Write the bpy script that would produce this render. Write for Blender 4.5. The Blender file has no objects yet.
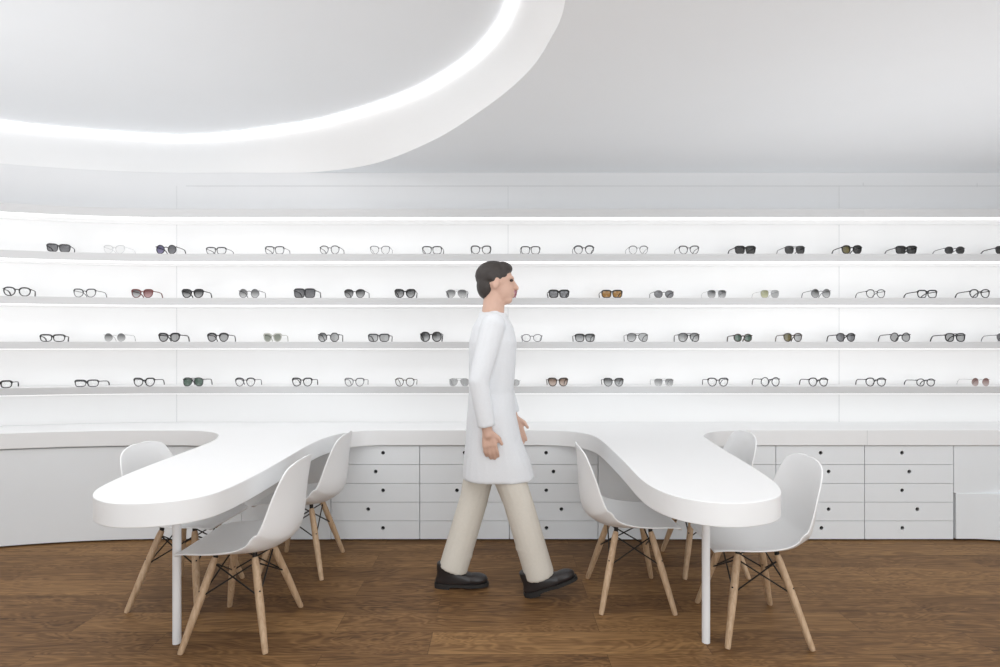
import bpy, bmesh, math, random
from mathutils import Vector, Matrix

random.seed(7)
scene = bpy.context.scene
col = scene.collection
PI = math.pi
sin, cos, rad = math.sin, math.cos, math.radians

# ------------------------------------------------------------------ helpers
def mesh_obj(name, verts, faces, mat, parent=None, smooth=None, loc=None):
    me = bpy.data.meshes.new(name)
    me.from_pydata([tuple(v) for v in verts], [], [tuple(f) for f in faces])
    bm = bmesh.new(); bm.from_mesh(me)
    bmesh.ops.recalc_face_normals(bm, faces=bm.faces)
    bm.to_mesh(me); bm.free()
    if smooth is not None:
        for p in me.polygons: p.use_smooth = True
        me.set_sharp_from_angle(angle=rad(smooth))
    if mat is not None: me.materials.append(mat)
    o = bpy.data.objects.new(name, me); col.objects.link(o)
    if parent is not None: o.parent = parent
    if loc is not None: o.location = loc
    return o

def empty(name, loc=(0, 0, 0), rz=0.0):
    o = bpy.data.objects.new(name, None); col.objects.link(o)
    o.location = loc; o.rotation_euler = (0, 0, rz); o.empty_display_size = .05
    return o

def tag(o, label=None, cat=None, group=None, kind=None):
    if label: o['label'] = label
    if cat: o['category'] = cat
    if group: o['group'] = group
    if kind: o['kind'] = kind
    return o

def copy_tree(o, parent=None):
    c = o.copy(); col.objects.link(c)
    if parent is not None: c.parent = parent
    for ch in list(o.children): copy_tree(ch, c)
    return c

class MB:
    def __init__(s): s.v = []; s.f = []
    def add(s, v, f):
        b = len(s.v); s.v += [tuple(x) for x in v]; s.f += [tuple(i + b for i in q) for q in f]
    def box(s, x0, x1, y0, y1, z0, z1):
        s.add([(x0,y0,z0),(x1,y0,z0),(x1,y1,z0),(x0,y1,z0),(x0,y0,z1),(x1,y0,z1),(x1,y1,z1),(x0,y1,z1)],
              [(0,1,2,3),(4,5,6,7),(0,1,5,4),(1,2,6,5),(2,3,7,6),(3,0,4,7)])
    def tube(s, pts, r, n=8, closed=False, caps=True):
        pts = [Vector(p) for p in pts]; m = len(pts)
        if not hasattr(r, '__len__'): r = [r] * m
        tang = []
        for i in range(m):
            if closed: t = pts[(i+1) % m] - pts[i-1]
            else: t = pts[min(i+1, m-1)] - pts[max(i-1, 0)]
            tang.append(t.normalized())
        up = Vector((0, 0, 1)) if abs(tang[0].z) < .9 else Vector((1, 0, 0))
        nrm = (up - tang[0] * up.dot(tang[0])).normalized()
        v = []
        for i in range(m):
            t = tang[i]
            nrm = (nrm - t * nrm.dot(t)).normalized()
            b = t.cross(nrm)
            for k in range(n):
                a = 2 * PI * k / n
                v.append(pts[i] + (nrm * cos(a) + b * sin(a)) * r[i])
        f = []
        for i in range(m if closed else m - 1):
            j = (i + 1) % m
            for k in range(n):
                k2 = (k + 1) % n
                f.append((i*n+k, i*n+k2, j*n+k2, j*n+k))
        if not closed and caps:
            f.append(tuple(range(n))); f.append(tuple((m-1)*n+k for k in range(n)))
        s.add(v, f)
    def prism(s, poly, z0, z1):
        """outline polygon (x, y) extruded from z0 to z1 as one solid"""
        n = len(poly)
        v = [(x, y, z0) for x, y in poly] + [(x, y, z1) for x, y in poly]
        f = [tuple(range(n)), tuple(range(n, 2*n))] + [(i, (i+1) % n, n+(i+1) % n, n+i) for i in range(n)]
        s.add(v, f)
    def build(s, name, mat, parent=None, smooth=None, loc=None):
        return mesh_obj(name, s.v, s.f, mat, parent, smooth, loc)

def catmull(pts, per=6, closed=False):
    out = []; n = len(pts); P = [Vector(p) for p in pts]
    for i in range(n if closed else n - 1):
        if closed: a, b, c, d = P[i-1], P[i], P[(i+1) % n], P[(i+2) % n]
        else: a, b, c, d = P[max(i-1, 0)], P[i], P[i+1], P[min(i+2, n-1)]
        for k in range(per):
            t = k / per
            out.append(.5 * ((2*b) + (c-a)*t + (2*a-5*b+4*c-d)*t*t + (3*b-a-3*c+d)*t**3))
    if not closed: out.append(P[-1])
    return out

def bevel(o, w, seg=2, angle=40):
    m = o.modifiers.new('bevel', 'BEVEL'); m.width = w; m.segments = seg
    m.limit_method = 'ANGLE'; m.angle_limit = rad(angle); m.harden_normals = False
    return o

# ------------------------------------------------------------------ materials
def nmat(name):
    m = bpy.data.materials.new(name); m.use_nodes = True
    return m, m.node_tree.nodes, m.node_tree.links

def pbr(name, color, rough=.5, metal=0.0, bump=0.0, scale=40, var=0.0, spec=.5, emit=None):
    m, N, L = nmat(name); p = N['Principled BSDF']
    p.inputs['Base Color'].default_value = (*color, 1); p.inputs['Roughness'].default_value = rough
    p.inputs['Metallic'].default_value = metal; p.inputs['Specular IOR Level'].default_value = spec
    if bump or var:
        tc = N.new('ShaderNodeTexCoord'); nz = N.new('ShaderNodeTexNoise')
        nz.inputs['Scale'].default_value = scale; nz.inputs['Detail'].default_value = 4
        L.new(tc.outputs['Object'], nz.inputs['Vector'])
        if var:
            mx = N.new('ShaderNodeMix'); mx.data_type = 'RGBA'
            mx.inputs['A'].default_value = (*[c * (1 - var) for c in color], 1)
            mx.inputs['B'].default_value = (*[min(1, c * (1 + var)) for c in color], 1)
            L.new(nz.outputs['Fac'], mx.inputs['Factor']); L.new(mx.outputs['Result'], p.inputs['Base Color'])
        if bump:
            b = N.new('ShaderNodeBump'); b.inputs['Strength'].default_value = bump; b.inputs['Distance'].default_value = .002
            L.new(nz.outputs['Fac'], b.inputs['Height']); L.new(b.outputs['Normal'], p.inputs['Normal'])
    if emit:
        p.inputs['Emission Color'].default_value = (*emit[0], 1); p.inputs['Emission Strength'].default_value = emit[1]
    return m

M = {}
M['ceiling'] = pbr('ceiling_paint', (.85, .875, .90), .8, var=.01, scale=3)
M['upper_ceiling'] = pbr('upper_ceiling_paint', (.85, .875, .90), .8, var=.01, scale=3)
M['recess'] = pbr('recess_paint', (.89, .89, .89), .7, var=.01, scale=3)
M['wall'] = pbr('wall_paint', (.77, .775, .785), .7, var=.01, scale=3)
M['lightwall'] = pbr('emissive_panel', (.80, .80, .80), .6, var=.01, scale=2, emit=((1, 1, 1), .11))  # wall panels with a weak even emission
M['shelf'] = pbr('shelf_lacquer_shaded', (.60, .60, .605), .45, var=.01, scale=5)  # white shelf greyed: shade of the unlit front put into the colour
M['shelf_top_lit'] = pbr('shelf_top_lacquer_lit', (.84, .84, .845), .45, var=.01, scale=5)  # paler copy for the top faces, their light put into the colour
M['led'] = pbr('led_diffuser', (.9, .9, .9), .5, var=.005, emit=((1, 1, 1), .8))
M['underside_glow'] = pbr('shelf_underside_glow', (.8, .8, .8), .6, var=.005, emit=((1, 1, 1), .22))  # added glow that lifts the shelf underside to the wall's brightness
M['cove_led'] = pbr('cove_led_diffuser', (.9, .9, .9), .5, var=.005, emit=((1, 1, 1), 2.3))
M['counter'] = pbr('white_solid_surface', (.86, .865, .87), .38, var=.01, scale=4)
M['cabinet'] = pbr('cabinet_lacquer', (.82, .845, .865), .42, var=.01, scale=4)
M['dark'] = pbr('shadow_gap', (.03, .03, .03), .7, var=.1)
M['hole'] = pbr('finger_hole_black', (.012, .012, .014), .5, var=.1)
M['seam'] = pbr('panel_joint', (.62, .63, .64), .8, var=.02)
M['shell'] = pbr('white_polypropylene', (.90, .905, .91), .42, bump=.03, scale=300)
M['wire'] = pbr('black_wire', (.02, .018, .016), .45, .4, var=.1)
M['steel_white'] = pbr('white_powder_coat', (.85, .85, .86), .35, bump=.02, scale=400)
M['skin'] = pbr('skin', (.62, .40, .31), .55, var=.06, scale=30)
M['hair'] = pbr('dark_hair', (.035, .028, .025), .55, bump=.6, scale=120, var=.3)
M['coat'] = pbr('white_coat_cloth', (.74, .755, .78), .85, bump=.25, scale=90, var=.03)
M['trousers'] = pbr('cream_trouser_cloth', (.66, .62, .55), .9, bump=.25, scale=90, var=.05)
M['shoe'] = pbr('black_shoe_leather', (.022, .018, .018), .4, bump=.15, scale=150, var=.2)
M['shoe_sole'] = pbr('shoe_sole_rubber', (.015, .013, .012), .7, var=.2)
M['eye'] = pbr('eye', (.05, .035, .03), .2, var=.05)

def wood_leg():
    m, N, L = nmat('beech_leg'); p = N['Principled BSDF']
    tc = N.new('ShaderNodeTexCoord'); mp = N.new('ShaderNodeMapping'); mp.inputs['Scale'].default_value = (60, 60, 5)
    nz = N.new('ShaderNodeTexNoise'); nz.inputs['Scale'].default_value = 1.5; nz.inputs['Detail'].default_value = 6; nz.inputs['Distortion'].default_value = .6
    rp = N.new('ShaderNodeValToRGB')
    rp.color_ramp.elements[0].position = .3; rp.color_ramp.elements[0].color = (.42, .27, .155, 1)
    rp.color_ramp.elements[1].position = .7; rp.color_ramp.elements[1].color = (.60, .43, .28, 1)
    L.new(tc.outputs['Object'], mp.inputs['Vector']); L.new(mp.outputs['Vector'], nz.inputs['Vector'])
    L.new(nz.outputs['Fac'], rp.inputs['Fac']); L.new(rp.outputs['Color'], p.inputs['Base Color'])
    p.inputs['Roughness'].default_value = .5
    return m
M['leg'] = wood_leg()

def wood_floor():
    m, N, L = nmat('oak_plank_floor'); p = N['Principled BSDF']
    tc = N.new('ShaderNodeTexCoord')
    br = N.new('ShaderNodeTexBrick')
    br.offset = .37; br.offset_frequency = 2; br.squash = 1
    for k, v in (('Color1', (0, 0, 0, 1)), ('Color2', (1, 1, 1, 1)), ('Mortar', (.5, .5, .5, 1))): br.inputs[k].default_value = v
    br.inputs['Scale'].default_value = 1; br.inputs['Mortar Size'].default_value = .0012; br.inputs['Mortar Smooth'].default_value = .3
    br.inputs['Bias'].default_value = 0; br.inputs['Brick Width'].default_value = 1.22; br.inputs['Row Height'].default_value = .182
    mp0 = N.new('ShaderNodeMapping'); mp0.inputs['Location'].default_value = (.31, .055, 0)
    L.new(tc.outputs['Object'], mp0.inputs['Vector']); L.new(mp0.outputs['Vector'], br.inputs['Vector'])
    # every plank slides its own grain
    sc = N.new('ShaderNodeVectorMath'); sc.operation = 'SCALE'; sc.inputs['Scale'].default_value = 37.0
    L.new(br.outputs['Color'], sc.inputs[0])
    ad = N.new('ShaderNodeVectorMath'); L.new(tc.outputs['Object'], ad.inputs[0]); L.new(sc.outputs['Vector'], ad.inputs[1])
    def grain(scale, detail, dist, nscale):
        mp = N.new('ShaderNodeMapping'); mp.inputs['Scale'].default_value = scale
        nz = N.new('ShaderNodeTexNoise'); nz.inputs['Scale'].default_value = nscale; nz.inputs['Detail'].default_value = detail
        nz.inputs['Distortion'].default_value = dist; nz.inputs['Roughness'].default_value = .6
        L.new(ad.outputs['Vector'], mp.inputs['Vector']); L.new(mp.outputs['Vector'], nz.inputs['Vector'])
        return nz
    broad = grain((.9, 5.5, 1), 3, 1.4, 1.3)
    fine = grain((3.0, 70, 1), 5, .3, 1.2)
    # cathedral rings: contour lines of the broad field
    mu = N.new('ShaderNodeMath'); mu.operation = 'MULTIPLY'; mu.inputs[1].default_value = 85
    L.new(broad.outputs['Fac'], mu.inputs[0])
    si = N.new('ShaderNodeMath'); si.operation = 'SINE'; L.new(mu.outputs[0], si.inputs[0])
    r1 = N.new('ShaderNodeMapRange'); r1.inputs['From Min'].default_value = -1; r1.inputs['From Max'].default_value = 1
    r1.inputs['To Min'].default_value = 0; r1.inputs['To Max'].default_value = 1; L.new(si.outputs[0], r1.inputs['Value'])
    def wsum(a, wa, b, wb):
        x = N.new('ShaderNodeMath'); x.operation = 'MULTIPLY'; x.inputs[1].default_value = wa; L.new(a, x.inputs[0])
        y = N.new('ShaderNodeMath'); y.operation = 'MULTIPLY_ADD'; y.inputs[1].default_value = wb; L.new(b, y.inputs[0]); L.new(x.outputs[0], y.inputs[2])
        return y.outputs[0]
    g = wsum(r1.outputs['Result'], .17, fine.outputs['Fac'], .58)
    g = wsum(g, 1.0, broad.outputs['Fac'], .25)
    sep = N.new('ShaderNodeSeparateColor'); L.new(br.outputs['Color'], sep.inputs['Color'])
    g = wsum(g, 1.0, sep.outputs[0], .19)
    rp = N.new('ShaderNodeValToRGB'); e = rp.color_ramp.elements
    e[0].position = .30; e[0].color = (.050, .025, .0115, 1)
    e[1].position = .88; e[1].color = (.36, .205, .085, 1)
    x = e.new(.57); x.color = (.18, .094, .039, 1)
    L.new(g, rp.inputs['Fac'])
    mx = N.new('ShaderNodeMix'); mx.data_type = 'RGBA'; mx.inputs['B'].default_value = (.035, .02, .013, 1)
    ff = N.new('ShaderNodeMath'); ff.operation = 'MULTIPLY'; ff.inputs[1].default_value = .75
    L.new(br.outputs['Fac'], ff.inputs[0]); L.new(ff.outputs[0], mx.inputs['Factor'])
    L.new(rp.outputs['Color'], mx.inputs['A']); L.new(mx.outputs['Result'], p.inputs['Base Color'])
    bp = N.new('ShaderNodeBump'); bp.inputs['Strength'].default_value = .12; bp.inputs['Distance'].default_value = .002
    L.new(g, bp.inputs['Height']); L.new(bp.outputs['Normal'], p.inputs['Normal'])
    p.inputs['Roughness'].default_value = .55; p.inputs['Specular IOR Level'].default_value = .18
    return m
M['floor'] = wood_floor()

# ------------------------------------------------------------------ measures
CAMZ = 1.324
AC = Vector((-2.25, -.10))           # centre of the curved left end of the room
def arc_y(x, R):                     # Y of a line that is straight right of AC.x and an arc left of it
    if x >= AC.x: return AC.y + R
    return AC.y + math.sqrt(max(.01, R*R - (x - AC.x)**2))
def run(R, x_end, amax=74, na=40):   # plan polyline, left arc then straight to x_end
    p = [(AC.x - R*sin(rad(a)), AC.y + R*cos(rad(a))) for a in [amax * (1 - i/na) for i in range(na)]]
    return p + [(AC.x, AC.y + R), (x_end, AC.y + R)]
R_WALL, R_SHELF, R_TOP, R_CAB = 4.13, 3.90, 3.74, 3.755
XR = 5.2

# ------------------------------------------------------------------ room shell
b = MB(); b.box(-7, XR + .1, -3.5, 4.6, -.1, 0)
tag(b.build('floor', M['floor']), kind='structure')

def strip_wall(name, R, z0, z1, mat, thick=.05, x_end=XR):
    inner = run(R, x_end); outer = run(R + thick, x_end)
    b = MB(); b.prism(inner + outer[::-1], z0, z1)
    return tag(b.build(name, mat, smooth=25), kind='structure')
strip_wall('wall_back', R_WALL, 0, 2.29, M['lightwall'])
strip_wall('wall_back_upper', R_WALL, 2.29, 2.61, M['wall'])
b = MB(); b.box(XR, XR + .1, -3.5, 4.6, 0, 3.1); tag(b.build('wall_right', M['wall']), kind='structure')

# joints of the wall panels
n = 0
for x in (-2.41, .06, 2.53):
    y = arc_y(x, R_WALL)
    b = MB(); b.box(x - .0016, x + .0016, y - .0012, y + .01, .75, 2.51)
    n += 1; tag(b.build('trim_%d' % n, M['seam']), kind='structure')
b = MB(); b.box(-2.41, XR, AC.y + R_WALL - .0015, AC.y + R_WALL + .01, 2.508, 2.513)
tag(b.build('trim_4', M['seam']), kind='structure')
for x, z0, z1 in ((2.71, 2.513, 2.535), (3.56, 2.505, 2.53)):
    n += 1
    b = MB(); b.box(x - .002, x + .002, AC.y + R_WALL - .0015, AC.y + R_WALL + .01, z0, z1)
    tag(b.build('trim_%d' % (n + 1), M['seam']), kind='structure')

# ceiling with the oval recess
Z1, Z2 = 2.61, 2.924
def on_wall(x): return (x, arc_y(x, R_WALL))
Lp = [(.240, 1.97), (.207, 2.292), (.106, 2.60), (-.11, 2.972), (-.429, 3.404), (-.88, 3.82), (-1.33, 4.005), (-1.75, 4.03), on_wall(-2.35), on_wall(-3.0), on_wall(-3.7),
      on_wall(-4.4), (-4.9, 2.5), (-4.9, 1.7), (-4.4, .9), (-3.4, .45), (-2.3, .3), (-1.2, .4), (-.35, .85), (.12, 1.42)]
Up = [(-.02, 2.10), (.07, 2.504), (-.024, 2.79), (-.168, 3.03), (-.40, 3.29), (-.66, 3.505), (-1.05, 3.745), (-1.454, 3.927), (-2.31, 4.15), (-3.0, 4.06), (-3.59, 3.87),
      (-4.3, 3.40), (-4.75, 2.6), (-4.7, 1.8), (-4.3, 1.05), (-3.3, .6), (-2.3, .45), (-1.3, .55), (-.55, .9), (-.12, 1.5)]
Up[0] = (.11, 2.05); Up[1] = (.07, 2.504)
Lc = [p.to_2d() for p in catmull([(*p, 0) for p in Lp], 8, True)]
Uc = [p.to_2d() for p in catmull([(*p, 0) for p in Up], 8, True)]
nL = len(Lc)
bm = bmesh.new()
hole = [bm.verts.new((p.x, min(p.y, arc_y(p.x, R_WALL) + .001), Z1)) for p in Lc]
outer = [bm.verts.new(q) for q in ((-7, -3.5, Z1), (XR + .1, -3.5, Z1), (XR + .1, 4.6, Z1), (-7, 4.6, Z1))]
ed = [bm.edges.new((hole[i], hole[(i+1) % nL])) for i in range(nL)] + [bm.edges.new((outer[i], outer[(i+1) % 4])) for i in range(4)]
bmesh.ops.triangle_fill(bm, use_beauty=True, use_dissolve=False, edges=ed)
for f in list(bm.faces):                       # clear triangles that fell inside the hole
    c = f.calc_center_median()
    if all(v in hole for v in f.verts):
        inside = False; j = nL - 1
        for i in range(nL):
            a, d = Lc[i], Lc[j]
            if (a.y > c.y) != (d.y > c.y) and c.x < (d.x - a.x) * (c.y - a.y) / (d.y - a.y) + a.x: inside = not inside
            j = i
        if inside: bm.faces.remove(f)
for f in bm.faces:
    if f.normal.z > 0: f.normal_flip()
me = bpy.data.meshes.new('ceiling'); bm.to_mesh(me); bm.free(); me.materials.append(M['ceiling'])
o = bpy.data.objects.new('ceiling', me); col.objects.link(o); tag(o, kind='structure')
# soft-sided recess: side wall, then the raised ceiling
rows = [(0, Z1), (.04, Z1 + .10), (.25, Z1 + .21), (.62, Z1 + .285), (1.0, Z2)]
rows = [(0, Z1), (.33, Z1 + .105), (.66, Z1 + .21), (1.0, Z2)]
v = []; f = []
for t, z in rows:
    for p, q in zip(Lc, Uc):
        w = p.lerp(q, t); v.append((w.x, w.y, z))
for r in range(len(rows) - 1):
    for i in range(nL):
        j = (i + 1) % nL; f.append((r*nL+i, r*nL+j, (r+1)*nL+j, (r+1)*nL+i))
tag(mesh_obj('recess_wall', v, f, M['recess'], smooth=60), kind='structure')
cx = sum(p.x for p in Uc) / nL; cy = sum(p.y for p in Uc) / nL
v = [(p.x, p.y, Z2) for p in Uc] + [(cx, cy, Z2)]
tag(mesh_obj('upper_ceiling', v, [(i, (i+1) % nL, nL) for i in range(nL)], M['upper_ceiling']), kind='structure')
# the light line that follows the edge of the recess
cent = Vector((cx, cy))
b = MB(); b.tube([(*(p + (cent - p).normalized() * .026), Z2 - .016) for p in Uc], .008, 8, closed=True)
tag(b.build('cove_light', M['cove_led'], smooth=60), 'glowing white light line curving round the oval ceiling recess', 'light strip')

# ------------------------------------------------------------------ shelves
SH = [(2.225, 2.283), (1.914, 1.966), (1.606, 1.656), (1.298, 1.346), (.982, 1.031)]
SN = ['empty white curved ledge running above all the rows of glasses',
      'white wall shelf carrying the top row of glasses',
      'white wall shelf carrying the second row of glasses',
      'white wall shelf carrying the third row of glasses',
      'white wall shelf carrying the lowest row of glasses, just above the counter']
for (z0, z1), lab in zip(SH, SN):
    fr = run(R_SHELF, XR - .01); bk = run(R_WALL - .002, XR - .01)
    t = empty('wall_shelf', (0, AC.y + R_SHELF, z0))
    tag(t, lab, 'shelf', 'white display shelves on the back wall')
    b = MB(); b.prism(fr + bk[::-1], z0, z1)
    o = b.build('shelf_board', M['shelf'], t, smooth=25); o.location = (0, -(AC.y + R_SHELF), -z0)
    for nm, r0, r1, mt in (('light_strip', R_SHELF + .010, R_SHELF + .075, 'led'), ('underside_glow', R_SHELF + .075, R_WALL - .006, 'underside_glow')):  # real strip in front, added glowing sheet behind it
        fr = run(r0, XR - .02); bk = run(r1, XR - .02)
        b = MB(); b.prism(fr + bk[::-1], z0 - .004, z0 - .0005)
        o = b.build(nm, M[mt], t, smooth=25); o.location = (0, -(AC.y + R_SHELF), -z0)
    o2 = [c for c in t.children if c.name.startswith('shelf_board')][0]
    o2.data.materials.append(M['shelf_top_lit'])
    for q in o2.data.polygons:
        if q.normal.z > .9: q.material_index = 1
    # butt joint between two lengths of the board
    b = MB(); b.box(2.565, 2.568, AC.y + R_SHELF - .0008, AC.y + R_SHELF + .01, z0 + .001, z1 - .001)
    o = b.build('board_joint', M['seam'], t); o.location = (0, -(AC.y + R_SHELF), -z0)

# ------------------------------------------------------------------ counter with its two tongues
edge = [(-2.25, 3.64), (-2.1, 3.636), (-1.96, 3.60), (-1.84, 3.51), (-1.765, 3.38), (-1.72, 3.22), (-1.70, 3.0), (-1.69, 2.8), (-1.665, 2.45),
        (-1.622, 2.2), (-1.565, 2.075), (-1.48, 1.995), (-1.37, 1.955), (-1.23, 1.975), (-1.13, 2.05), (-1.09, 2.18), (-1.08, 2.45), (-1.09, 2.8),
        (-1.10, 3.1), (-1.085, 3.33), (-1.035, 3.5), (-.95, 3.6), (-.84, 3.635), (-.7, 3.64), (-.5, 3.64), (.1, 3.64), (.3, 3.638), (.42, 3.62), (.52, 3.555),
        (.588, 3.43), (.61, 3.25), (.614, 2.95), (.610, 2.6), (.604, 2.35), (.618, 2.18), (.665, 2.06), (.75, 1.985), (.86, 1.96), (.98, 1.995),
        (1.07, 2.065), (1.132, 2.19), (1.167, 2.35), (1.197, 2.6), (1.23, 2.95), (1.262, 3.25), (1.29, 3.42), (1.37, 3.545), (1.48, 3.61), (1.62, 3.638), (1.8, 3.64)]
front = [tuple(p)[:2] for p in catmull([(*p, 0) for p in edge], 6)]
arc = run(R_TOP, XR - .01)[:-2]
poly = arc + front + [(XR - .01, 3.64)] + run(R_WALL - .003, XR - .01)[::-1]
counter = empty('counter', (0, 3.64, 0))
tag(counter, 'long white wall counter with two rounded table tongues on slim legs', 'counter')
b = MB(); b.prism(poly, .646, .75)
b.v = [(x, y, z if z > .7 else .646 + .014 * max(0, min(1, (3.4 - y) / 1.4))) for x, y, z in b.v]
o = b.build('counter_top', M['counter'], counter, smooth=25); o.location = (0, -3.64, 0); bevel(o, .003, 2, 60)
for x, y in ((-1.436, 2.40), (.918, 2.407)):
    b = MB(); b.tube([(0, 0, 0), (0, 0, .660)], .0175, 24)
    o = b.build('leg', M['steel_white'], counter, smooth=40); o.location = (x, y - 3.64, 0)
b = MB(); b.box(2.474, 2.4765, 3.6392, 3.65, .648, .748)
o = b.build('counter_joint', M['seam'], counter); o.location = (0, -3.64, 0)

# ------------------------------------------------------------------ cabinets below the counter
YF = AC.y + R_CAB            # face plane
def px2x(px): return (px - 500) / 148.0
ROWS = [(.642 - .1272*(k+1), .642 - .1272*k) for k in range(5)]
def drawer_front(x0, x1, z0, z1, hx, hz, parent, base):
    g = .0016; r = .0128; n = 20; th = .018
    bm = bmesh.new()
    rect = [bm.verts.new(p) for p in ((x0+g, 0, z0+g), (x1-g, 0, z0+g), (x1-g, 0, z1-g), (x0+g, 0, z1-g))]
    circ = [bm.verts.new((hx + r*cos(2*PI*i/n), 0, hz + r*sin(2*PI*i/n))) for i in range(n)]
    e = [bm.edges.new((rect[i], rect[(i+1) % 4])) for i in range(4)] + [bm.edges.new((circ[i], circ[(i+1) % n])) for i in range(n)]
    bmesh.ops.triangle_fill(bm, use_beauty=True, use_dissolve=False, edges=e)
    for fc in list(bm.faces):
        if all(v in circ for v in fc.verts): bm.faces.remove(fc)
    ex = bmesh.ops.extrude_face_region(bm, geom=bm.faces[:])
    bmesh.ops.translate(bm, verts=[q for q in ex['geom'] if isinstance(q, bmesh.types.BMVert)], vec=(0, th, 0))
    bmesh.ops.recalc_face_normals(bm, faces=bm.faces)
    me = bpy.data.meshes.new('drawer'); bm.to_mesh(me); bm.free(); me.materials.append(M['cabinet'])
    d = bpy.data.objects.new('drawer', me); col.objects.link(d); d.parent = parent
    v = [(hx + r*1.0*cos(2*PI*i/n), .0035, hz + r*1.0*sin(2*PI*i/n)) for i in range(n)] + [(hx + r*cos(2*PI*i/n), .017, hz + r*sin(2*PI*i/n)) for i in range(n)]
    h = mesh_obj('finger_hole', v, [(i, (i+1) % n, n+(i+1) % n, n+i) for i in range(n)] + [tuple(range(n, 2*n))], M['hole'], d)
    h['label'] = 'round black finger hole'
    return d

BANK = [(330.6, 419.6, (7.7, .3, 7.7, -7.2, 7.7), 'white five-drawer cabinet between the tables, beside the table with the three angled chairs'),
        (419.6, 509.4, (0, 7.4, -7.6, 7.4, 0), 'white five-drawer cabinet directly behind the walking person'),
        (509.4, 598.2, (-7.6, -.2, -7.4, 7.7, -7.2), 'white five-drawer cabinet just past the walking person, behind a chair back'),
        (687.4, 776.3, (7.7, .3, 7.7, -7.2, 7.7), 'white five-drawer cabinet mostly hidden behind the right table and its chairs'),
        (776.3, 865.2, (.5, 8.5, -6.5, 8.5, 1.3), 'white five-drawer cabinet half covered by the front right chair'),
        (865.2, 954.4, (-7.1, .2, -6.9, 8.3, -6.7), 'white five-drawer cabinet fully in view at the right end')]
BANK[0] = (*BANK[0][:3], 'white five-drawer cabinet between the tables, next to the left table')
for p0, p1, off, lab in BANK:
    x0, x1 = px2x(p0), px2x(p1); xc = (x0 + x1) / 2; w = x1 - x0
    t = empty('drawer_cabinet', (xc, YF, 0)); tag(t, lab, 'cabinet', 'white five-drawer cabinets under the counter')
    b = MB(); b.box(-w/2 + .001, w/2 - .001, .0185, .36, .012, .644)
    b.build('carcass', M['seam'], t)
    b = MB(); b.box(-w/2 + .001, w/2 - .001, .03, .34, 0, .012)
    b.build('plinth', M['dark'], t)
    for (z0, z1), dx in zip(ROWS, off):
        drawer_front(-w/2 + .001, w/2 - .001, max(z0, .009), z1, dx / 148.0, (z0 + z1) / 2 + .016, t, xc)

def plain_cabinet(x0, x1, lab):
    xc = (x0 + x1) / 2; w = x1 - x0
    t = empty('cabinet', (xc, YF, 0)); tag(t, lab, 'cabinet')
    zb = 0 if x1 < 4 else .322
    b = MB(); b.box(-w/2 + .001, w/2 - .001, .0185, .36, max(.012, zb), .644); b.build('carcass', M['seam'], t)
    if not zb: b = MB(); b.box(-w/2 + .001, w/2 - .001, .03, .34, 0, .012); b.build('plinth', M['dark'], t)
    b = MB(); b.box(-w/2 + .0025, w/2 - .0025, 0, .018, max(.009, zb), .641); b.build('front_panel', M['cabinet'], t)
plain_cabinet(px2x(241), px2x(330.6), 'plain white cabinet without drawers, in the shade under the left table')
plain_cabinet(px2x(598.2), px2x(687.4), 'plain white cabinet without drawers, in the shade under the right table')
plain_cabinet(px2x(954.4), XR - .02, 'plain white cabinet above the low bench at the far right end')
# long curved cabinet at the left
xe = px2x(241) - .001
t = empty('curved_cabinet', (-2.6, YF - .05, 0)); tag(t, 'long plain white cabinet front curving away at the left end', 'cabinet')
def shifted(o): o.location = (2.6, -(YF - .05), 0); return o
b = MB(); b.prism(run(R_CAB, xe) + run(R_CAB + .018, xe)[::-1], .012, .637); shifted(b.build('front_panel', M['cabinet'], t, smooth=25))
b = MB(); b.prism(run(R_CAB + .019, xe) + run(R_CAB + .34, xe)[::-1], .012, .644); shifted(b.build('carcass', M['seam'], t, smooth=25))
b = MB(); b.prism(run(R_CAB + .03, xe) + run(R_CAB + .33, xe)[::-1], 0, .012); shifted(b.build('plinth', M['dark'], t, smooth=25))
# low bench curving out at the right
bx = [(3.085, 3.652), (3.22, 3.648), (3.36, 3.628), (3.5, 3.59), (3.7, 3.51), (4.0, 3.36), (4.4, 3.1), (4.8, 2.78), (5.18, 2.4)]
fr = [tuple(p)[:2] for p in catmull([(*p, 0) for p in bx], 5)]
t = empty('low_bench', (4.2, 3.4, 0)); tag(t, 'low white curved bench at the floor in front of the far right cabinet', 'bench')
b = MB(); b.prism(fr + [(5.18, 4.0), (3.085, 4.0)], .012, .322); o = b.build('bench_body', M['cabinet'], t, smooth=30); o.location = (-4.2, -3.4, 0); bevel(o, .003, 2, 60)
b = MB(); b.prism([(x + .0, y + .03) for x, y in fr[8:]] + [(5.18, 3.652)], 0, .012); o = b.build('plinth', M['dark'], t); o.location = (-4.2, -3.4, 0)

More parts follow.
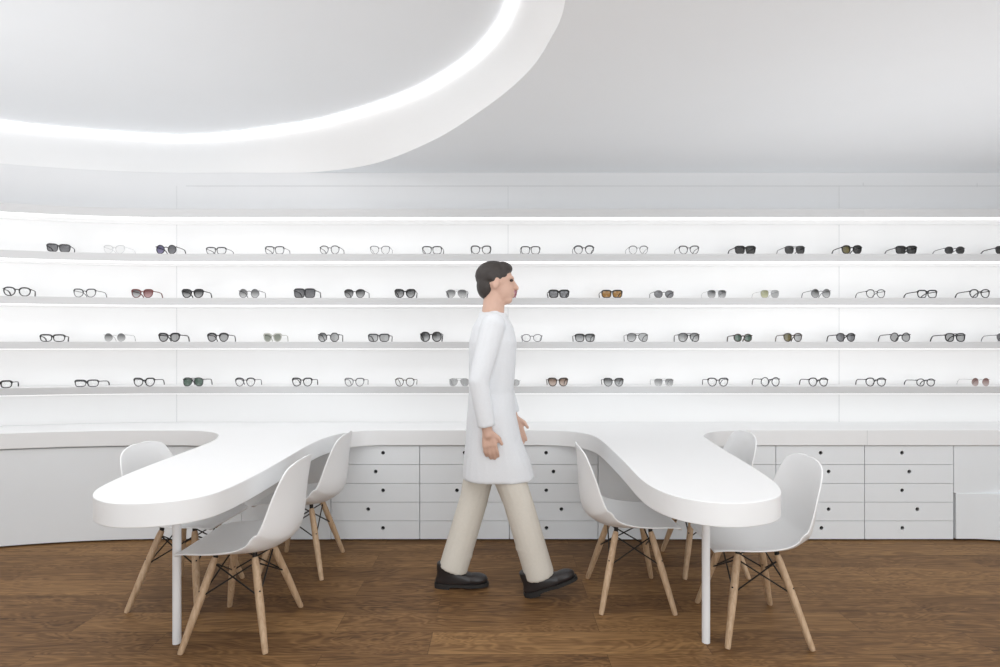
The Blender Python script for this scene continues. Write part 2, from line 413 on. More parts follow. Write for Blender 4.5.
# ------------------------------------------------------------------ chairs
def shell_mesh():
    # side profile (forward x, up z), half width, how far the edge rises
    S = [(.214, .424, .158, .000), (.221, .428, .176, .001), (.219, .433, .190, .003), (.202, .437, .202, .006), (.160, .437, .213, .013), (.085, .428, .222, .024),
         (.010, .419, .228, .040), (-.065, .412, .231, .062), (-.130, .416, .231, .086), (-.180, .436, .230, .104), (-.226, .470, .228, .106),
         (-.246, .520, .224, .096), (-.254, .585, .217, .078), (-.257, .645, .208, .060), (-.260, .698, .196, .042), (-.264, .742, .178, .027), (-.267, .770, .156, .018),
         (-.270, .787, .120, .010), (-.271, .796, .082, .006), (-.272, .800, .032, .002)]
    S = [(a, c - .023 * max(0, min(1, (.75 - c) / .25)), w, l) for a, c, w, l in S]
    C = catmull([(a, c, w) for a, c, w, l in S], 3); Lf = catmull([(l, 0, 0) for *_, l in S], 3)
    rows = len(C); nc = 21; v = []; f = []
    for i, p in enumerate(C):
        a = C[max(i-1, 0)]; c = C[min(i+1, rows-1)]
        tx, tz = c.x - a.x, c.y - a.y; ln = math.hypot(tx, tz) or 1
        nx, nz = tz / ln, -tx / ln                 # normal to the sitter's side
        for k in range(nc):
            u = -1 + 2 * k / (nc - 1)
            u = math.copysign(abs(u) ** .9, u)
            h = Lf[i].x * abs(u) ** 2.3
            v.append((p.x + nx * h, u * p.z, p.y + nz * h))
    for i in range(rows - 1):
        for k in range(nc - 1):
            f.append((i*nc+k, i*nc+k+1, (i+1)*nc+k+1, (i+1)*nc+k))
    return v, f

TOPZ = .374
LT = [(.092, -.090), (.092, .090), (-.082, -.088), (-.082, .088)]     # leg tops
LB = [(.182, -.212), (.182, .212), (-.182, -.208), (-.182, .208)]     # feet
def make_chair():
    t = empty('shell_chair')
    v, f = shell_mesh()
    s = mesh_obj('seat_shell', v, f, M['shell'], t, smooth=80)
    m = s.modifiers.new('thick', 'SOLIDIFY'); m.thickness = .008; m.offset = 0
    m = s.modifiers.new('sub', 'SUBSURF'); m.levels = 1; m.render_levels = 1
    A = [Vector((*a, TOPZ)) for a in LT]; B = [Vector((*q, 0)) for q in LB]
    for i in range(4):
        a = A[i].lerp(B[i], .015); e = B[i]
        pts = [a, a.lerp(e, .06), a.lerp(e, .5), a.lerp(e, .975), e]
        b = MB(); b.tube(pts, [.0130, .0160, .0172, .0128, .0105], 14)
        b.v = [Vector(q) - e for q in b.v]
        lg = b.build('leg', M['leg'], t, smooth=50, loc=e)
        b = MB()
        up = A[i] + Vector((0, 0, .018))
        b.tube([up - e, A[i].lerp(B[i], .01) - e, A[i].lerp(B[i], .05) - e], [.011, .011, .006], 8)
        q = A[i].lerp(B[i], .36) - e; d = (B[i] - A[i]).normalized()
        out = Vector((q.x + e.x, q.y + e.y, 0)).normalized()
        b.build('bracket', M['wire'], lg, smooth=50)
        b = MB(); b.tube([q - out * .018, q + out * .019], .0042, 8); b.build('bolt', M['wire'], lg, smooth=50)
    b = MB()
    for i, j in ((0, 1), (1, 3), (3, 2), (2, 0)):
        hi, lo = (.07, .43) if i + j != 3 else (.07, .43)
        for p, q in ((i, j), (j, i)):
            b.tube([A[p].lerp(B[p], hi), A[q].lerp(B[q], lo)], .0036, 6)
    b.build('wire_brace', M['wire'], t, smooth=50)
    return t

CH = [(-1.655, 2.868, -3, 'white shell chair on the far side of left table, backing the curved cabinet'),
      (-1.187, 2.522, 180, 'white shell chair nearest the camera at the left table'),
      (-1.185, 3.245, 180, 'white shell chair tucked between left table and drawer cabinets'),
      (.678, 2.858, 0, 'white shell chair on the near side of the right table, its back to the walking person'),
      (1.225, 3.26, 180, 'white shell chair behind the right table, only the tip of its back in view'),
      (1.184, 2.555, 177, 'white shell chair nearest the camera at the right table, back fully in view')]
CH[3] = (*CH[3][:3], 'white shell chair seen edge-on, between walking person and right table')
proto = make_chair()
for i, (x, y, a, lab) in enumerate(CH):
    o = proto if i == 0 else copy_tree(proto)
    o.location = (x, y, 0); o.rotation_euler = (0, 0, rad(a))
    tag(o, lab, 'chair', 'white shell chairs with wooden legs at the tables')

# ------------------------------------------------------------------ glasses
def lens_mat(name, top, bot, gloss=.05):
    m, N, L = nmat('lens_' + name); N.remove(N['Principled BSDF']); out = N['Material Output']
    tc = N.new('ShaderNodeTexCoord'); sp = N.new('ShaderNodeSeparateXYZ'); L.new(tc.outputs['Object'], sp.inputs[0])
    mr = N.new('ShaderNodeMapRange'); mr.inputs['From Min'].default_value = .008; mr.inputs['From Max'].default_value = .048; L.new(sp.outputs['Z'], mr.inputs['Value'])
    mx = N.new('ShaderNodeMix'); mx.data_type = 'RGBA'; mx.inputs['A'].default_value = (*bot, 1); mx.inputs['B'].default_value = (*top, 1)
    L.new(mr.outputs['Result'], mx.inputs['Factor'])
    tr = N.new('ShaderNodeBsdfTransparent'); L.new(mx.outputs['Result'], tr.inputs['Color'])
    gl = N.new('ShaderNodeBsdfGlossy'); gl.inputs['Roughness'].default_value = .05
    ms = N.new('ShaderNodeMixShader'); ms.inputs[0].default_value = gloss
    L.new(tr.outputs[0], ms.inputs[1]); L.new(gl.outputs[0], ms.inputs[2]); L.new(ms.outputs[0], out.inputs['Surface'])
    return m
g3 = lambda v: (v, v, v)
T = {'clear': lens_mat('clear', g3(.94), g3(.94), .03), 'dark': lens_mat('dark', g3(.045), g3(.06), .04), 'grey': lens_mat('grey', (.17, .17, .18), (.25, .25, .26)),
     'grad': lens_mat('grad', g3(.05), g3(.55)), 'lgrad': lens_mat('lgrad', g3(.17), g3(.62)), 'light': lens_mat('light', g3(.40), g3(.48)),
     'amber': lens_mat('amber', (.34, .17, .035), (.38, .19, .04)), 'olive': lens_mat('olive', (.13, .115, .05), (.2, .17, .08)), 'pale_olive': lens_mat('pale_olive', (.30, .30, .18), (.62, .62, .42)),
     'green': lens_mat('green', (.07, .12, .09), (.14, .20, .16)), 'pink': lens_mat('pink', (.42, .16, .19), (.50, .22, .25)), 'rose': lens_mat('rose', (.22, .12, .11), (.6, .5, .48)),
     'rosegrad': lens_mat('rosegrad', (.22, .09, .09), (.62, .42, .42)), 'brown': lens_mat('brown', (.16, .085, .045), (.58, .44, .36)), 'violet': lens_mat('violet', (.13, .12, .20), (.25, .23, .36)),
     'sage': lens_mat('sage', (.25, .27, .23), (.36, .38, .33))}
F = {'black': pbr('frame_black', (.012, .012, .013), .3, var=.1), 'gun': pbr('frame_gunmetal', (.07, .07, .075), .35, .5, var=.1), 'silver': pbr('frame_silver', (.42, .42, .43), .35, .7, var=.1),
     'steel': pbr('frame_steel', (.16, .16, .17), .35, .6, var=.1), 'red': pbr('frame_red_tortoise', (.14, .03, .025), .35, var=.5, scale=120), 'tort': pbr('frame_tortoise', (.045, .028, .02), .35, var=.7, scale=120),
     'crystal': pbr('frame_crystal_grey', (.50, .50, .46), .25, var=.1), 'rose': pbr('frame_rose', (.30, .09, .11), .35, var=.1), 'pale': pbr('frame_pale_wire', (.55, .55, .56), .4, .3, var=.1),
     'ink': pbr('frame_dark_grey', (.035, .035, .04), .35, var=.2)}

# shape: exponent, width share, height (m), widening to the top, outer lift, top-bar weight
SHAPE = {'square': (3.4, .43, .051, .12, .06, 1.6), 'rect': (3.4, .435, .045, .13, .06, 1.7), 'round': (2.0, .405, .060, .0, .0, 1.1), 'panto': (2.3, .42, .056, .17, .03, 1.4),
         'cat': (2.3, .43, .055, .20, .26, 1.7), 'aviator': (2.5, .435, .058, .20, -.02, 1.1), 'navigator': (3.0, .43, .055, .16, .0, 1.1), 'hex': (2.2, .41, .060, .0, .0, 1.2),
         'brow': (2.2, .42, .056, .20, .08, 2.2), 'oval': (2.2, .42, .050, .05, .02, 1.1), 'shield': (4.2, .455, .060, .06, .03, 1.5), 'big': (2.2, .435, .064, .05, .03, 1.4)}
def lens_outline(shape, W):
    e, ws, h, tp, lift, _ = SHAPE[shape]; w = W * (ws - (.0 if shape in ('shield', 'square', 'rect') else .025)); n = 28; out = []
    for i in range(n):
        a = 2 * PI * i / n
        if shape == 'hex':
            k = PI / 4; q = (a + k/2) % k - k/2; r = cos(k/2) / cos(q) * 1.06
            x, z = r * cos(a), r * sin(a)
        else:
            x = math.copysign(abs(cos(a)) ** (2 / e), cos(a)); z = math.copysign(abs(sin(a)) ** (2 / e), sin(a))
        x *= 1 + tp * z * .8
        if shape == 'aviator' and z < 0: x += .16 * -z
        if lift: z += lift * max(0, x) ** 2 * (1 if z > 0 else .25)
        out.append((x * w / 2, z * h / 2))
    return out, w, h

def make_glasses(name, shape, frame, tint, W, rim=.0022, tlen=.138, heavy=False, tint2=None):
    g = empty(name)
    out, w, h = lens_outline(shape, W); topw = SHAPE[shape][5]
    zmin = min(z for _, z in out); zc = -zmin + rim
    cxl = W / 2 - w / 2 - .004
    fr = MB()
    rimless = rim < .0008
    for s in (-1, 1):
        pts = [(s * (cxl + x), 0.004 * (x / w) ** 2 * 4, zc + z) for x, z in out]
        if not rimless:
            rr = [rim * (1 + (topw - 1) * max(0, min(1, z / (h * .3)))) for _, z in out]
            fr.tube(pts, rr, 6, closed=True)
    xin = cxl - w / 2
    zb = zc + h * (.22 if shape != 'square' else .30)
    rb = max(rim * .9, .0010)
    fr.tube([(-xin - .003, .001, zb - .003), (-xin * .4, -.001, zb + .003), (xin * .4, -.001, zb + .003), (xin + .003, .001, zb - .003)], rb * 1.15, 6)
    if shape in ('aviator', 'navigator'):
        fr.tube([(-xin - .010, .001, zc + h * .44), (0, -.002, zc + h * .46), (xin + .010, .001, zc + h * .44)], max(rim * .8, .001), 6)
    xo = W / 2; zt = zc + h * .30
    for s in (-1, 1):
        fr.tube([(s * (cxl + w / 2 - .006), .002, zt), (s * (xo - .001), .003, zt + .001), (s * xo, .012, zt + .0005)], rb * 1.25, 6)
    fr.build('front_frame', F[frame], g, smooth=60)
    for s in (-1, 1):
        v = [(s * (cxl + x * .985), .0012 + .004 * (x / w) ** 2 * 4, zc + z * .985) for x, z in out]
        mesh_obj('lens', v + [(s * cxl, .0012, zc)], [(i, (i+1) % len(out), len(out)) for i in range(len(out))], T[tint2 if (tint2 and s > 0) else tint], g)
    rt = (.0030 if heavy else max(.0011, rim * .85))
    for s in (-1, 1):
        k = tlen / .138
        p = [(s * xo, .010, zt), (s * (xo + .002), .05 * k, zt - .001), (s * (xo + .001), .095 * k, zt - .004), (s * (xo - .002), .112 * k, zt - .010), (s * (xo - .006), .128 * k, zt * .45 + .002), (s * (xo - .009), .138 * k, .004)]
        c = catmull(p, 4); m = len(c)
        b = MB(); b.tube(c, [rt * (1 + .35 * i / m) for i in range(m)], 6); b.build('temple', F[frame], g, smooth=60)
    return g

th, md, tk, no = .0024, .0031, .0038, .0006
# row, centre px, width px, kind, shape, frame, tint, rim, heavy temples, words, second lens tint
G = [
 (1, 58.5, 22.5, 's', 'square', 'gun', 'grey', md, 0, 'grey-lens square sunglasses in a dark metal frame'),
 (1, 114, 21, 'e', 'cat', 'pale', 'clear', .0014, 0, 'very pale thin wire eyeglasses'),
 (1, 166, 20.5, 's', 'round', 'black', 'violet', md, 0, 'round black sunglasses with violet-grey lenses', 'grey'),
 (1, 216, 20.5, 'e', 'rect', 'gun', 'clear', th, 0, 'thin dark rectangular eyeglasses'),
 (1, 274.5, 19.5, 'e', 'square', 'ink', 'clear', th, 0, 'dark square eyeglasses with a straight brow bar'),
 (1, 329.5, 20, 'e', 'panto', 'ink', 'clear', th, 0, 'dark rounded eyeglasses'),
 (1, 380, 20, 'e', 'cat', 'steel', 'clear', .0016, 0, 'fine grey upswept eyeglasses'),
 (1, 432, 20, 'e', 'square', 'black', 'clear', md * .8, 0, 'black squarish eyeglasses'),
 (1, 481, 20, 'e', 'cat', 'black', 'clear', md * .8, 0, 'black cat-eye eyeglasses'),
 (1, 530.5, 19.5, 'e', 'square', 'black', 'clear', md * .75, 0, 'black square eyeglasses with wide bridge'),
 (1, 584, 20, 'e', 'brow', 'ink', 'clear', th, 0, 'dark browline eyeglasses'),
 (1, 638.5, 19.5, 'e', 'brow', 'steel', 'clear', .0016, 0, 'light thin browline eyeglasses'),
 (1, 689, 20, 'e', 'cat', 'ink', 'clear', th, 0, 'dark butterfly-shaped eyeglasses'),
 (1, 745.5, 21, 's', 'square', 'black', 'dark', tk, 0, 'black square sunglasses with near-black lenses'),
 (1, 795, 20.5, 's', 'navigator', 'gun', 'dark', th, 0, 'dark double-bridge metal sunglasses'),
 (1, 852, 20, 's', 'panto', 'black', 'olive', tk, 1, 'black sunglasses with one olive-brown looking lens', 'dark'),
 (1, 906.5, 20.5, 's', 'square', 'black', 'dark', tk, 1, 'heavy flat-topped black sunglasses'),
 (1, 955, 20, 's', 'oval', 'gun', 'dark', th, 0, 'dark lens sunglasses with fine metal arms'),
 (1, 1006, 20, 's', 'square', 'black', 'dark', md, 1, 'black glasses cut off by the picture edge'),
 (2, 17, 25, 'e', 'panto', 'black', 'clear', tk * .9, 1, 'bold black eyeglasses'),
 (2, 84.5, 21.5, 'e', 'cat', 'ink', 'clear', th, 0, 'thin dark eyeglasses with a pointed outer brow'),
 (2, 142, 21, 's', 'cat', 'red', 'lgrad', md, 1, 'reddish tortoise cat-eye sunglasses', 'rosegrad'),
 (2, 192.5, 21.5, 's', 'cat', 'black', 'grad', tk, 1, 'black cat-eye sunglasses with fading lenses'),
 (2, 249, 20.5, 's', 'round', 'steel', 'lgrad', th, 0, 'round fine metal sunglasses with fading grey lenses'),
 (2, 304.5, 21.5, 's', 'shield', 'ink', 'grey', tk, 1, 'oversized dark mask-like sunglasses'),
 (2, 354.5, 21, 's', 'brow', 'black', 'grad', th, 0, 'browline sunglasses with dark-topped fading lenses'),
 (2, 405, 20.5, 's', 'cat', 'black', 'grad', tk, 1, 'chunky black upswept sunglasses'),
 (2, 456.5, 21, 's', 'aviator', 'steel', 'lgrad', .001, 1, 'light grey aviator sunglasses with crossed arms'),
 (2, 506.5, 21, 's', 'round', 'rose', 'pink', md, 0, 'rose-red round sunglasses behind the head'),
 (2, 559, 20.5, 's', 'square', 'black', 'grey', tk, 1, 'black square sunglasses with mid-grey lenses'),
 (2, 612, 21, 's', 'square', 'black', 'amber', md, 0, 'black square sunglasses with amber lenses'),
 (2, 664, 20, 's', 'oval', 'gun', 'grey', th, 0, 'dark grey oval lens wire sunglasses'),
 (2, 717, 19.5, 's', 'navigator', 'silver', 'grad', .001, 0, 'silver pilot sunglasses with fading grey lenses'),
 (2, 770, 19.5, 's', 'navigator', 'silver', 'pale_olive', .001, 0, 'silver sunglasses with pale olive lens', 'light'),
 (2, 821, 20, 's', 'round', 'steel', 'grad', th, 0, 'round steel sunglasses with dark-topped lenses', 'lgrad'),
 (2, 876, 19.5, 'e', 'panto', 'ink', 'clear', md * .8, 0, 'dark round eyeglasses with curved arms'),
 (2, 927.5, 20.5, 'e', 'square', 'black', 'clear', md, 1, 'black squarish eyeglasses with thick arms'),
 (2, 980, 20, 'e', 'panto', 'black', 'clear', md, 1, 'thick black rounded eyeglasses'),
 (3, 52.5, 23.5, 'e', 'rect', 'black', 'clear', md, 1, 'black rectangular eyeglasses'),
 (3, 114.5, 21.5, 's', 'round', 'steel', 'lgrad', no, 0, 'rimless round sunglasses with grey lenses'),
 (3, 169, 21.5, 's', 'cat', 'black', 'light', tk, 0, 'black cat-eye sunglasses with pale grey lenses'),
 (3, 217.7, 21, 's', 'brow', 'black', 'light', md, 0, 'black round-bottomed sunglasses with grey lenses'),
 (3, 272.5, 18.5, 's', 'cat', 'crystal', 'sage', md, 0, 'clear-framed sunglasses with greenish grey lenses'),
 (3, 328.5, 21, 's', 'hex', 'black', 'lgrad', md, 0, 'black angular octagonal sunglasses', 'light'),
 (3, 378.7, 21.5, 's', 'square', 'ink', 'light', md, 0, 'dark square sunglasses with very light grey lenses'),
 (3, 431, 21.5, 's', 'big', 'black', 'grad', tk, 0, 'oversized round black sunglasses'),
 (3, 484, 20, 'e', 'panto', 'silver', 'clear', .0014, 0, 'faint thin eyeglasses partly behind the person'),
 (3, 532, 20.5, 'e', 'oval', 'steel', 'clear', th, 0, 'thin grey oval eyeglasses'),
 (3, 585, 20, 's', 'square', 'black', 'grad', md, 0, 'black square sunglasses with fading lenses'),
 (3, 637.5, 21, 's', 'aviator', 'black', 'lgrad', th, 0, 'large pilot sunglasses with thick dark top bar', 'light'),
 (3, 689, 21, 's', 'aviator', 'black', 'lgrad', md, 0, 'black teardrop sunglasses with fading lenses'),
 (3, 743, 18.5, 's', 'oval', 'tort', 'green', tk, 0, 'dark mottled sunglasses with greenish lenses'),
 (3, 793, 18.5, 's', 'panto', 'tort', 'olive', md, 0, 'dark-framed sunglasses with an olive lens', 'light'),
 (3, 846, 19, 's', 'panto', 'black', 'grey', md, 1, 'small black rounded sunglasses'),
 (3, 900.5, 20.5, 's', 'round', 'ink', 'light', md, 0, 'round dark grey-lens sunglasses with fine arms'),
 (3, 955.5, 20.5, 's', 'navigator', 'black', 'light', tk, 1, 'black squarish sunglasses with pale lenses'),
 (3, 1007, 20, 's', 'panto', 'steel', 'grey', th, 0, 'thin-armed glasses cut off by the picture edge'),
 (4, 0, 22, 'e', 'rect', 'black', 'clear', tk * .9, 1, 'bold black eyeglasses at the picture edge'),
 (4, 86.5, 22.5, 'e', 'rect', 'ink', 'clear', md * .9, 1, 'narrow rectangular black eyeglasses'),
 (4, 144, 20.5, 'e', 'cat', 'black', 'clear', md, 0, 'round cat-eye black eyeglasses'),
 (4, 193, 20.5, 's', 'aviator', 'gun', 'green', md, 0, 'green-lens pilot sunglasses'),
 (4, 245, 20, 'e', 'brow', 'gun', 'clear', th, 0, 'thin grey browline eyeglasses'),
 (4, 302, 20.5, 'e', 'cat', 'black', 'clear', md, 0, 'black upswept eyeglasses'),
 (4, 354.3, 20, 'e', 'cat', 'steel', 'clear', th, 0, 'fine grey speckled eyeglasses with pointed brow'),
 (4, 404.7, 19.5, 'e', 'panto', 'tort', 'clear', th, 0, 'thin dark rounded eyeglasses'),
 (4, 459, 20.5, 's', 'aviator', 'steel', 'light', no, 0, 'rimless flat grey sunglasses'),
 (4, 510, 20.5, 's', 'oval', 'silver', 'light', no, 0, 'rimless pale grey sunglasses beside the person'),
 (4, 558, 20, 's', 'cat', 'tort', 'brown', md, 0, 'brown cat-eye sunglasses'),
 (4, 613.6, 20, 's', 'cat', 'black', 'grad', th, 0, 'black cat-eye sunglasses with fading lenses'),
 (4, 664, 20, 's', 'navigator', 'steel', 'lgrad', no, 0, 'rimless grey sunglasses with squared lenses'),
 (4, 718, 20.5, 'e', 'cat', 'ink', 'clear', md * .9, 0, 'dark slim cat-eye eyeglasses'),
 (4, 770.5, 19.5, 'e', 'round', 'ink', 'clear', md, 0, 'dark round eyeglasses'),
 (4, 818.5, 19.5, 'e', 'panto', 'black', 'clear', md, 0, 'black rounded eyeglasses with separate arm tip showing'),
 (4, 876, 20, 'e', 'panto', 'black', 'clear', md, 0, 'black round-lens eyeglasses with fine arms'),
 (4, 926, 18.5, 'e', 'oval', 'ink', 'clear', md, 0, 'small dark oval eyeglasses'),
 (4, 981, 18.5, 's', 'round', 'silver', 'rose', no, 0, 'rose-grey sunglasses with pale metal arms'),
]
ORD = ['first', 'second', 'third', 'fourth', 'fifth', 'sixth', 'seventh', 'eighth', 'ninth', 'tenth', 'eleventh', 'twelfth', 'thirteenth', 'fourteenth', 'fifteenth', 'sixteenth', 'seventeenth', 'eighteenth', 'nineteenth', 'twentieth']
RN = {1: 'top', 2: 'second', 3: 'third', 4: 'lowest'}
cnt = {1: 0, 2: 0, 3: 0, 4: 0}
for it in G:
    row, px, wpx, kind, shape, frame, tint, rim, heavy, words = it[:10]
    t2 = it[10] if len(it) > 10 else None
    R = R_SHELF + .018
    k = (px - 500) / 540.0
    y = AC.y + R
    for _ in range(30): y = arc_y(k * y, R)
    x = k * y
    W = wpx * y / 540.0 * (.86 if px < 60 else 1)
    nm = 'sunglasses' if kind == 's' else 'glasses'
    g = make_glasses(nm, shape, frame, tint, W, rim, random.uniform(.128, .142), heavy, t2)
    g.location = (x, y, SH[row][1])
    an = math.asin(min(1, max(0, (AC.x - x) / R)))
    g.rotation_euler = (0, 0, (rad(27) if px < 60 else an * .6) + rad(random.uniform(-2.5, 2.5)))
    n = cnt[row]; cnt[row] += 1
    lab = '%s on the %s shelf, %s from the left' % (words, RN[row], ORD[n])
    tag(g, lab, 'sunglasses' if kind == 's' else 'eyeglasses', 'glasses on the %s display shelf' % RN[row])

# ------------------------------------------------------------------ the walking person
def remesh_obj(name, parts, mat, parent, voxel, smooth_it=4, cut=None):
    """parts: ('cap', a, b, ra, rb) tapered capsule | ('ell', centre, (rx, ry, rz), rotation about y) | ('loft', [(x, y, z, rx, ry), ...]); grown into one skin"""
    b = MB()
    def ball(c, rx, ry, rz, ay=0, n=16, m=10):
        v = []; f = []
        for i in range(m + 1):
            ph = PI * i / m
            for k in range(n):
                a = 2 * PI * k / n
                q = Vector((rx * sin(ph) * cos(a), ry * sin(ph) * sin(a), rz * cos(ph)))
                if ay: q.rotate(Matrix.Rotation(ay, 3, 'Y'))
                v.append(Vector(c) + q)
        for i in range(m):
            for k in range(n):
                k2 = (k + 1) % n; f.append((i*n+k, i*n+k2, (i+1)*n+k2, (i+1)*n+k))
        b.add(v, f)
    for p in parts:
        if p[0] == 'cap':
            A, B, ra, rb = Vector(p[1]), Vector(p[2]), p[3], p[4]
            b.tube([A, A.lerp(B, .5), B], [ra, (ra + rb) / 2, rb], 14)
            ball(A, ra, ra, ra); ball(B, rb, rb, rb)
        elif p[0] == 'cone':
            A, B = Vector(p[1]), Vector(p[2]); b.tube([A, A.lerp(B, .5), B], [p[3], (p[3] + p[4]) / 2, p[4]], 18)
        elif p[0] == 'ell':
            ball(p[1], *p[2], p[3] if len(p) > 3 else 0)
        else:
            v = []; f = []; n = 24; rr = p[1]
            for (x, y, z, rx, ry) in rr:
                for k in range(n):
                    a = 2 * PI * k / n
                    cx_, sy_ = cos(a), sin(a)
                    v.append((x + rx * math.copysign(abs(cx_) ** .85, cx_), y + ry * math.copysign(abs(sy_) ** .85, sy_), z))
            m = len(rr)
            for i in range(m - 1):
                for k in range(n):
                    k2 = (k + 1) % n; f.append((i*n+k, i*n+k2, (i+1)*n+k2, (i+1)*n+k))
            f.append(tuple(range(n))); f.append(tuple((m-1)*n+k for k in range(n)))
            b.add(v, f)
    o = b.build(name, mat, None)
    md_ = o.modifiers.new('re', 'REMESH'); md_.mode = 'VOXEL'; md_.voxel_size = voxel
    if smooth_it:
        s = o.modifiers.new('sm', 'SMOOTH'); s.factor = .5; s.iterations = smooth_it
    bpy.context.view_layer.update()
    me = bpy.data.meshes.new_from_object(o.evaluated_get(bpy.context.evaluated_depsgraph_get()))
    old = o.data; o.modifiers.clear(); o.data = me; bpy.data.meshes.remove(old); me.name = name
    for q in me.polygons: q.use_smooth = True
    if not me.materials: me.materials.append(mat)
    if parent is not None: o.parent = parent
    return o

PX, PY = -.05, 2.90
person = empty('person', (PX, PY, 0))
tag(person, 'person in a long white coat and cream trousers walking past the drawers', 'person')
SR, SL = Vector((.015, -.165, 1.425)), Vector((.015, .165, 1.425))
ER, EL = Vector((-.055, -.215, 1.145)), Vector((.055, .215, 1.15))
WR, WL = Vector((-.015, -.205, .905)), Vector((.125, .205, .92))
HR, HL = Vector((.0, -.075, .90)), Vector((-.01, .075, .90))
KR, KL = Vector((.145, -.065, .50)), Vector((-.090, .065, .49))
AR, AL = Vector((.258, -.055, .115)), Vector((-.205, .055, .105))
body = []
cap = lambda a, b_, ra, rb: body.append(('cap', a, b_, ra, rb))
HC = Vector((.035, 0, 1.655))
body += [('ell', HC + Vector((-.012, 0, .022)), (.095, .074, .088)), ('ell', HC + Vector((.022, 0, -.030)), (.068, .060, .082)), ('ell', HC + Vector((.048, 0, -.088)), (.034, .036, .026)),
         ('cap', HC + Vector((.082, 0, .012)), HC + Vector((.104, 0, -.026)), .010, .0135), ('ell', HC + Vector((.086, 0, -.056)), (.010, .022, .006)), ('ell', HC + Vector((.084, 0, -.068)), (.010, .019, .006)),
         ('cap', HC + Vector((.076, -.034, .030)), HC + Vector((.084, -.006, .026)), .010, .008), ('cap', HC + Vector((.076, .034, .030)), HC + Vector((.084, .006, .026)), .010, .008),
         ('ell', HC + Vector((-.008, -.075, -.008)), (.020, .010, .032), .2), ('ell', HC + Vector((-.008, .075, -.008)), (.020, .010, .032), .2)]
cap(HC + Vector((-.015, 0, -.06)), Vector((.01, 0, 1.46)), .056, .062)
body.append(('loft', [(.0, 0, .86, .105, .155), (.0, 0, .95, .110, .160), (.0, 0, 1.08, .095, .138), (.005, 0, 1.22, .108, .158), (.01, 0, 1.34, .112, .172), (.012, 0, 1.42, .095, .165), (.012, 0, 1.475, .06, .09)]))
for S_, E_, W_, sd in ((SR, ER, WR, -1), (SL, EL, WL, 1)):
    cap(S_, E_, .052, .040); cap(E_, W_, .040, .027)
    d = (W_ - E_).normalized(); fw = Vector((1, 0, 0)); fw = (fw - d * fw.dot(d)).normalized(); inn = d.cross(fw).normalized()
    palm = W_ + d * .075
    body.append(('cap', W_, W_ + d * .03, .026, .026))
    for o4 in (-.027, -.009, .009, .027): cap(W_ + d * .02 + fw * o4 * .5, palm + fw * o4 + d * .01, .014, .0125)
    for o4, ln in ((.028, .066), (.010, .076), (-.009, .071), (-.027, .054)):
        a = palm + fw * o4 + d * .012
        m1 = a + d * ln * .5 + fw * o4 * .10 + inn * (-sd) * -.006
        m2 = m1 + d * ln * .34 - Vector((0, sd, 0)) * .014 + fw * .002
        m3 = m2 + d * ln * .18 - Vector((0, sd, 0)) * .014
        cap(a, m1, .0098, .0090); cap(m1, m2, .0090, .0083); cap(m2, m3, .0083, .0072)
    a = W_ + d * .025 + fw * .020; t1 = a + d * .032 + fw * .030 - Vector((0, sd, 0)) * .006; t2_ = t1 + d * .033 + fw * .010 - Vector((0, sd, 0)) * .006
    cap(a, t1, .0145, .0115); cap(t1, t2_, .0112, .009)
for H_, K_, A_ in ((HR, KR, AR), (HL, KL, AL)):
    cap(H_, K_, .082, .056); cap(K_, K_.lerp(A_, .35), .054, .056); cap(K_.lerp(A_, .35), A_, .056, .036)
cap(AR, AR + Vector((.06, 0, -.035)), .032, .026); cap(AL, AL + Vector((.06, 0, -.055)), .032, .026)
remesh_obj('body', body, M['skin'], person, .0055, 4)
for s in (-1, 1):
    b = MB(); c = HC + Vector((.0755, s * .032, .012))
    n_, m_ = 12, 8; v = []; f = []
    for i in range(m_ + 1):
        for k in range(n_):
            v.append(c + Vector((.011 * cos(PI*i/m_), .011 * sin(PI*i/m_) * cos(2*PI*k/n_), .008 * sin(PI*i/m_) * sin(2*PI*k/n_))))
    for i in range(m_):
        for k in range(n_): f.append((i*n_+k, i*n_+(k+1) % n_, (i+1)*n_+(k+1) % n_, (i+1)*n_+k))
    mesh_obj('eye', v, f, M['eye'], person, smooth=80)
hair = [('ell', HC + Vector((-.022, 0, .040)), (.098, .082, .082)), ('ell', HC + Vector((-.060, 0, -.012)), (.052, .070, .075)), ('ell', HC + Vector((.040, 0, .086)), (.045, .062, .028), .35),
        ('cap', HC + Vector((-.030, -.064, .03)), HC + Vector((-.012, -.072, .002)), .022, .012), ('cap', HC + Vector((-.030, .064, .03)), HC + Vector((-.012, .072, .002)), .022, .012)]
remesh_obj('hair', hair, M['hair'], person, .006, 3)
coat = [('loft', [(.042, 0, .615, .195, .165), (.034, 0, .70, .180, .170), (.016, 0, .82, .150, .174), (.005, 0, .95, .132, .176), (.003, 0, 1.08, .120, .165), (.008, 0, 1.22, .126, .178), (.012, 0, 1.34, .128, .190),
                 (.012, 0, 1.42, .110, .178), (.012, 0, 1.465, .085, .125), (.013, 0, 1.495, .070, .085)]),
        ('cap', SR, ER, .064, .053), ('cone', ER, ER.lerp(WR, .95), .052, .045), ('cap', SL, EL, .064, .054), ('cone', EL, EL.lerp(WL, .95), .052, .045),
        ('cap', (.085, -.05, 1.45), (.118, -.012, 1.26), .013, .012), ('cap', (.085, .05, 1.45), (.118, .012, 1.26), .013, .012),
        ('cap', (-.05, 0, 1.49), (.03, -.068, 1.49), .017, .016), ('cap', (-.05, 0, 1.49), (.03, .068, 1.49), .017, .016)]
remesh_obj('coat', coat, M['coat'], person, .0075, 5)
tr = [('loft', [(.0, 0, .80, .125, .160), (.0, 0, .90, .120, .165), (.0, 0, .98, .115, .162)])]
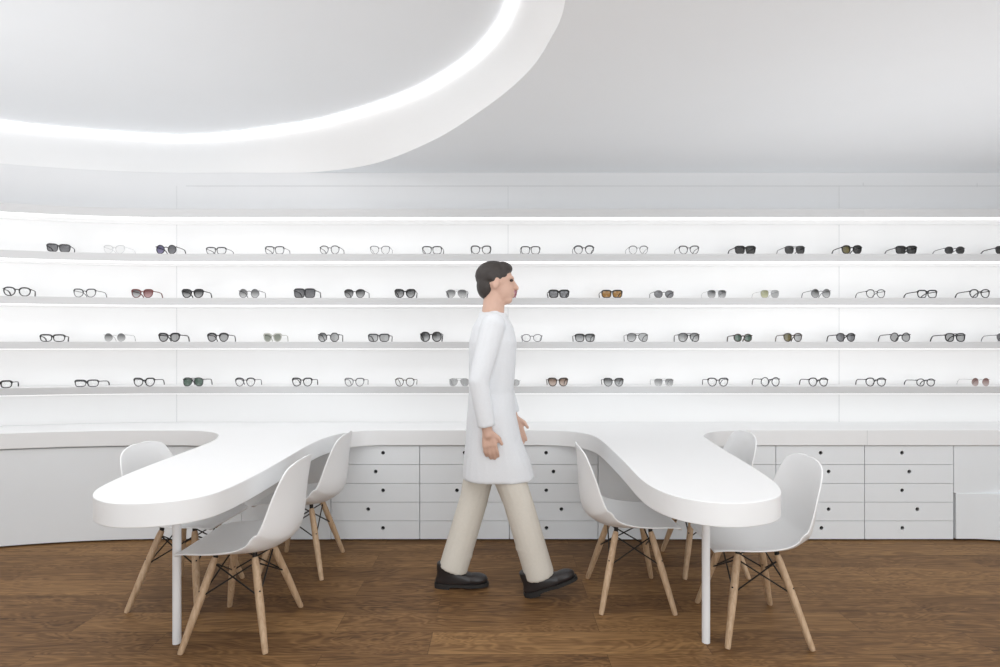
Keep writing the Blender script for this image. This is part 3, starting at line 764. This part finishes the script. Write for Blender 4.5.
for H_, K_, A_ in ((HR, KR, AR), (HL, KL, AL)):
    dn = (A_ - K_).normalized(); bt = A_ - dn * .005
    tr += [('cap', H_, K_, .098, .078), ('cone', K_, bt + dn * .012, .078, .079)]
    tr += [('ell', bt - dn * .075 + Vector((.004, 0, 0)), (.082, .078, .020), .15), ('ell', K_.lerp(bt, .60) + Vector((-.004, 0, 0)), (.081, .079, .025), -.2)]
remesh_obj('trousers', tr, M['trousers'], person, .008, 4)
def shoe(origin, pitch):
    u = [('loft', [(.115, 0, .016, .142, .040), (.112, 0, .034, .140, .042), (.095, 0, .052, .115, .041), (.060, 0, .072, .078, .039), (.042, 0, .098, .062, .040), (.040, 0, .128, .058, .040)]),
         ('ell', (.195, 0, .036), (.066, .045, .030))]
    s = remesh_obj('shoe', u, M['shoe'], None, .005, 4)
    b = MB(); n_ = 28; ol = []
    for k in range(n_):
        a = 2 * PI * k / n_; x = .117 + .149 * cos(a); w = .047 if cos(a) > 0 else .040
        if -.3 < cos(a) < .15: w *= .88
        ol.append((x, w * math.copysign(abs(sin(a)) ** .7, sin(a))))
    b.prism(ol, 0, .018); q = b.build('sole', M['shoe_sole'], s, smooth=40)
    b = MB(); b.prism([(x, y) for x, y in ol if x < .06], -.010, .001); b.build('heel', M['shoe_sole'], s, smooth=40)
    s.parent = person; s.location = origin; s.rotation_euler = (0, pitch, 0)
shoe(Vector((.208, -.055, .0102)), rad(-19))
shoe(Vector((-.277, .055, .0102)), 0)

# ------------------------------------------------------------------ light
w = bpy.data.worlds.new('room_world'); scene.world = w; w.use_nodes = True
bg = w.node_tree.nodes['Background']; bg.inputs[0].default_value = (.95, .98, 1, 1); bg.inputs[1].default_value = .74
def area(name, loc, rot, sx, sy, power, color=(1, 1, 1)):
    d = bpy.data.lights.new(name, 'AREA'); d.shape = 'RECTANGLE'; d.size = sx; d.size_y = sy; d.energy = power; d.color = color
    o = bpy.data.objects.new(name, d); col.objects.link(o); o.location = loc; o.rotation_euler = [rad(a) for a in rot]
    return o
area('front_fill', (1.8, -3.2, 1.25), (90, 0, 0), 6, 2.2, 105, (.93, .975, 1))  # added unseen fill behind the camera, brightens upright faces
area('down_fill_right', (2.0, 1.0, 2.58), (0, 0, 0), 4.5, 2.5, 28)  # added overhead fill that whitens the table tops, no fixture there
area('down_fill_left', (-1.9, 1.9, 2.88), (0, 0, 0), 2.6, 1.8, 25)  # second overhead fill, added for the left table
area('up_fill_right', (2.5, 2.65, .95), (180, 0, 0), 2.0, 1.0, 13, (.96, .98, 1))  # added upward fill that lifts the ceiling, no lamp stands here
area('up_fill_left', (-3.0, 1.9, .95), (180, 0, 0), 2.2, 1.6, 28, (.96, .98, 1))  # unseen fill aimed up, added to brighten the left ceiling
area('up_fill_rear', (0, -.6, .3), (180, 0, 0), 7, 1.6, 45, (.96, .98, 1))  # wide fill added behind the camera, aimed up at the ceiling

# ------------------------------------------------------------------ camera
cd = bpy.data.cameras.new('camera'); cam = bpy.data.objects.new('camera', cd); col.objects.link(cam)
cam.location = (0, 0, CAMZ); cam.rotation_euler = (rad(90), 0, 0)
cd.sensor_fit = 'HORIZONTAL'; cd.sensor_width = 36; cd.lens = 36 * 540 / 1000; cd.shift_y = .0115
cd.clip_start = .05
scene.camera = cam
scene.view_settings.view_transform = 'Standard'
scene.view_settings.look = 'None'
scene.view_settings.exposure = .09
scene.view_settings.gamma = 1
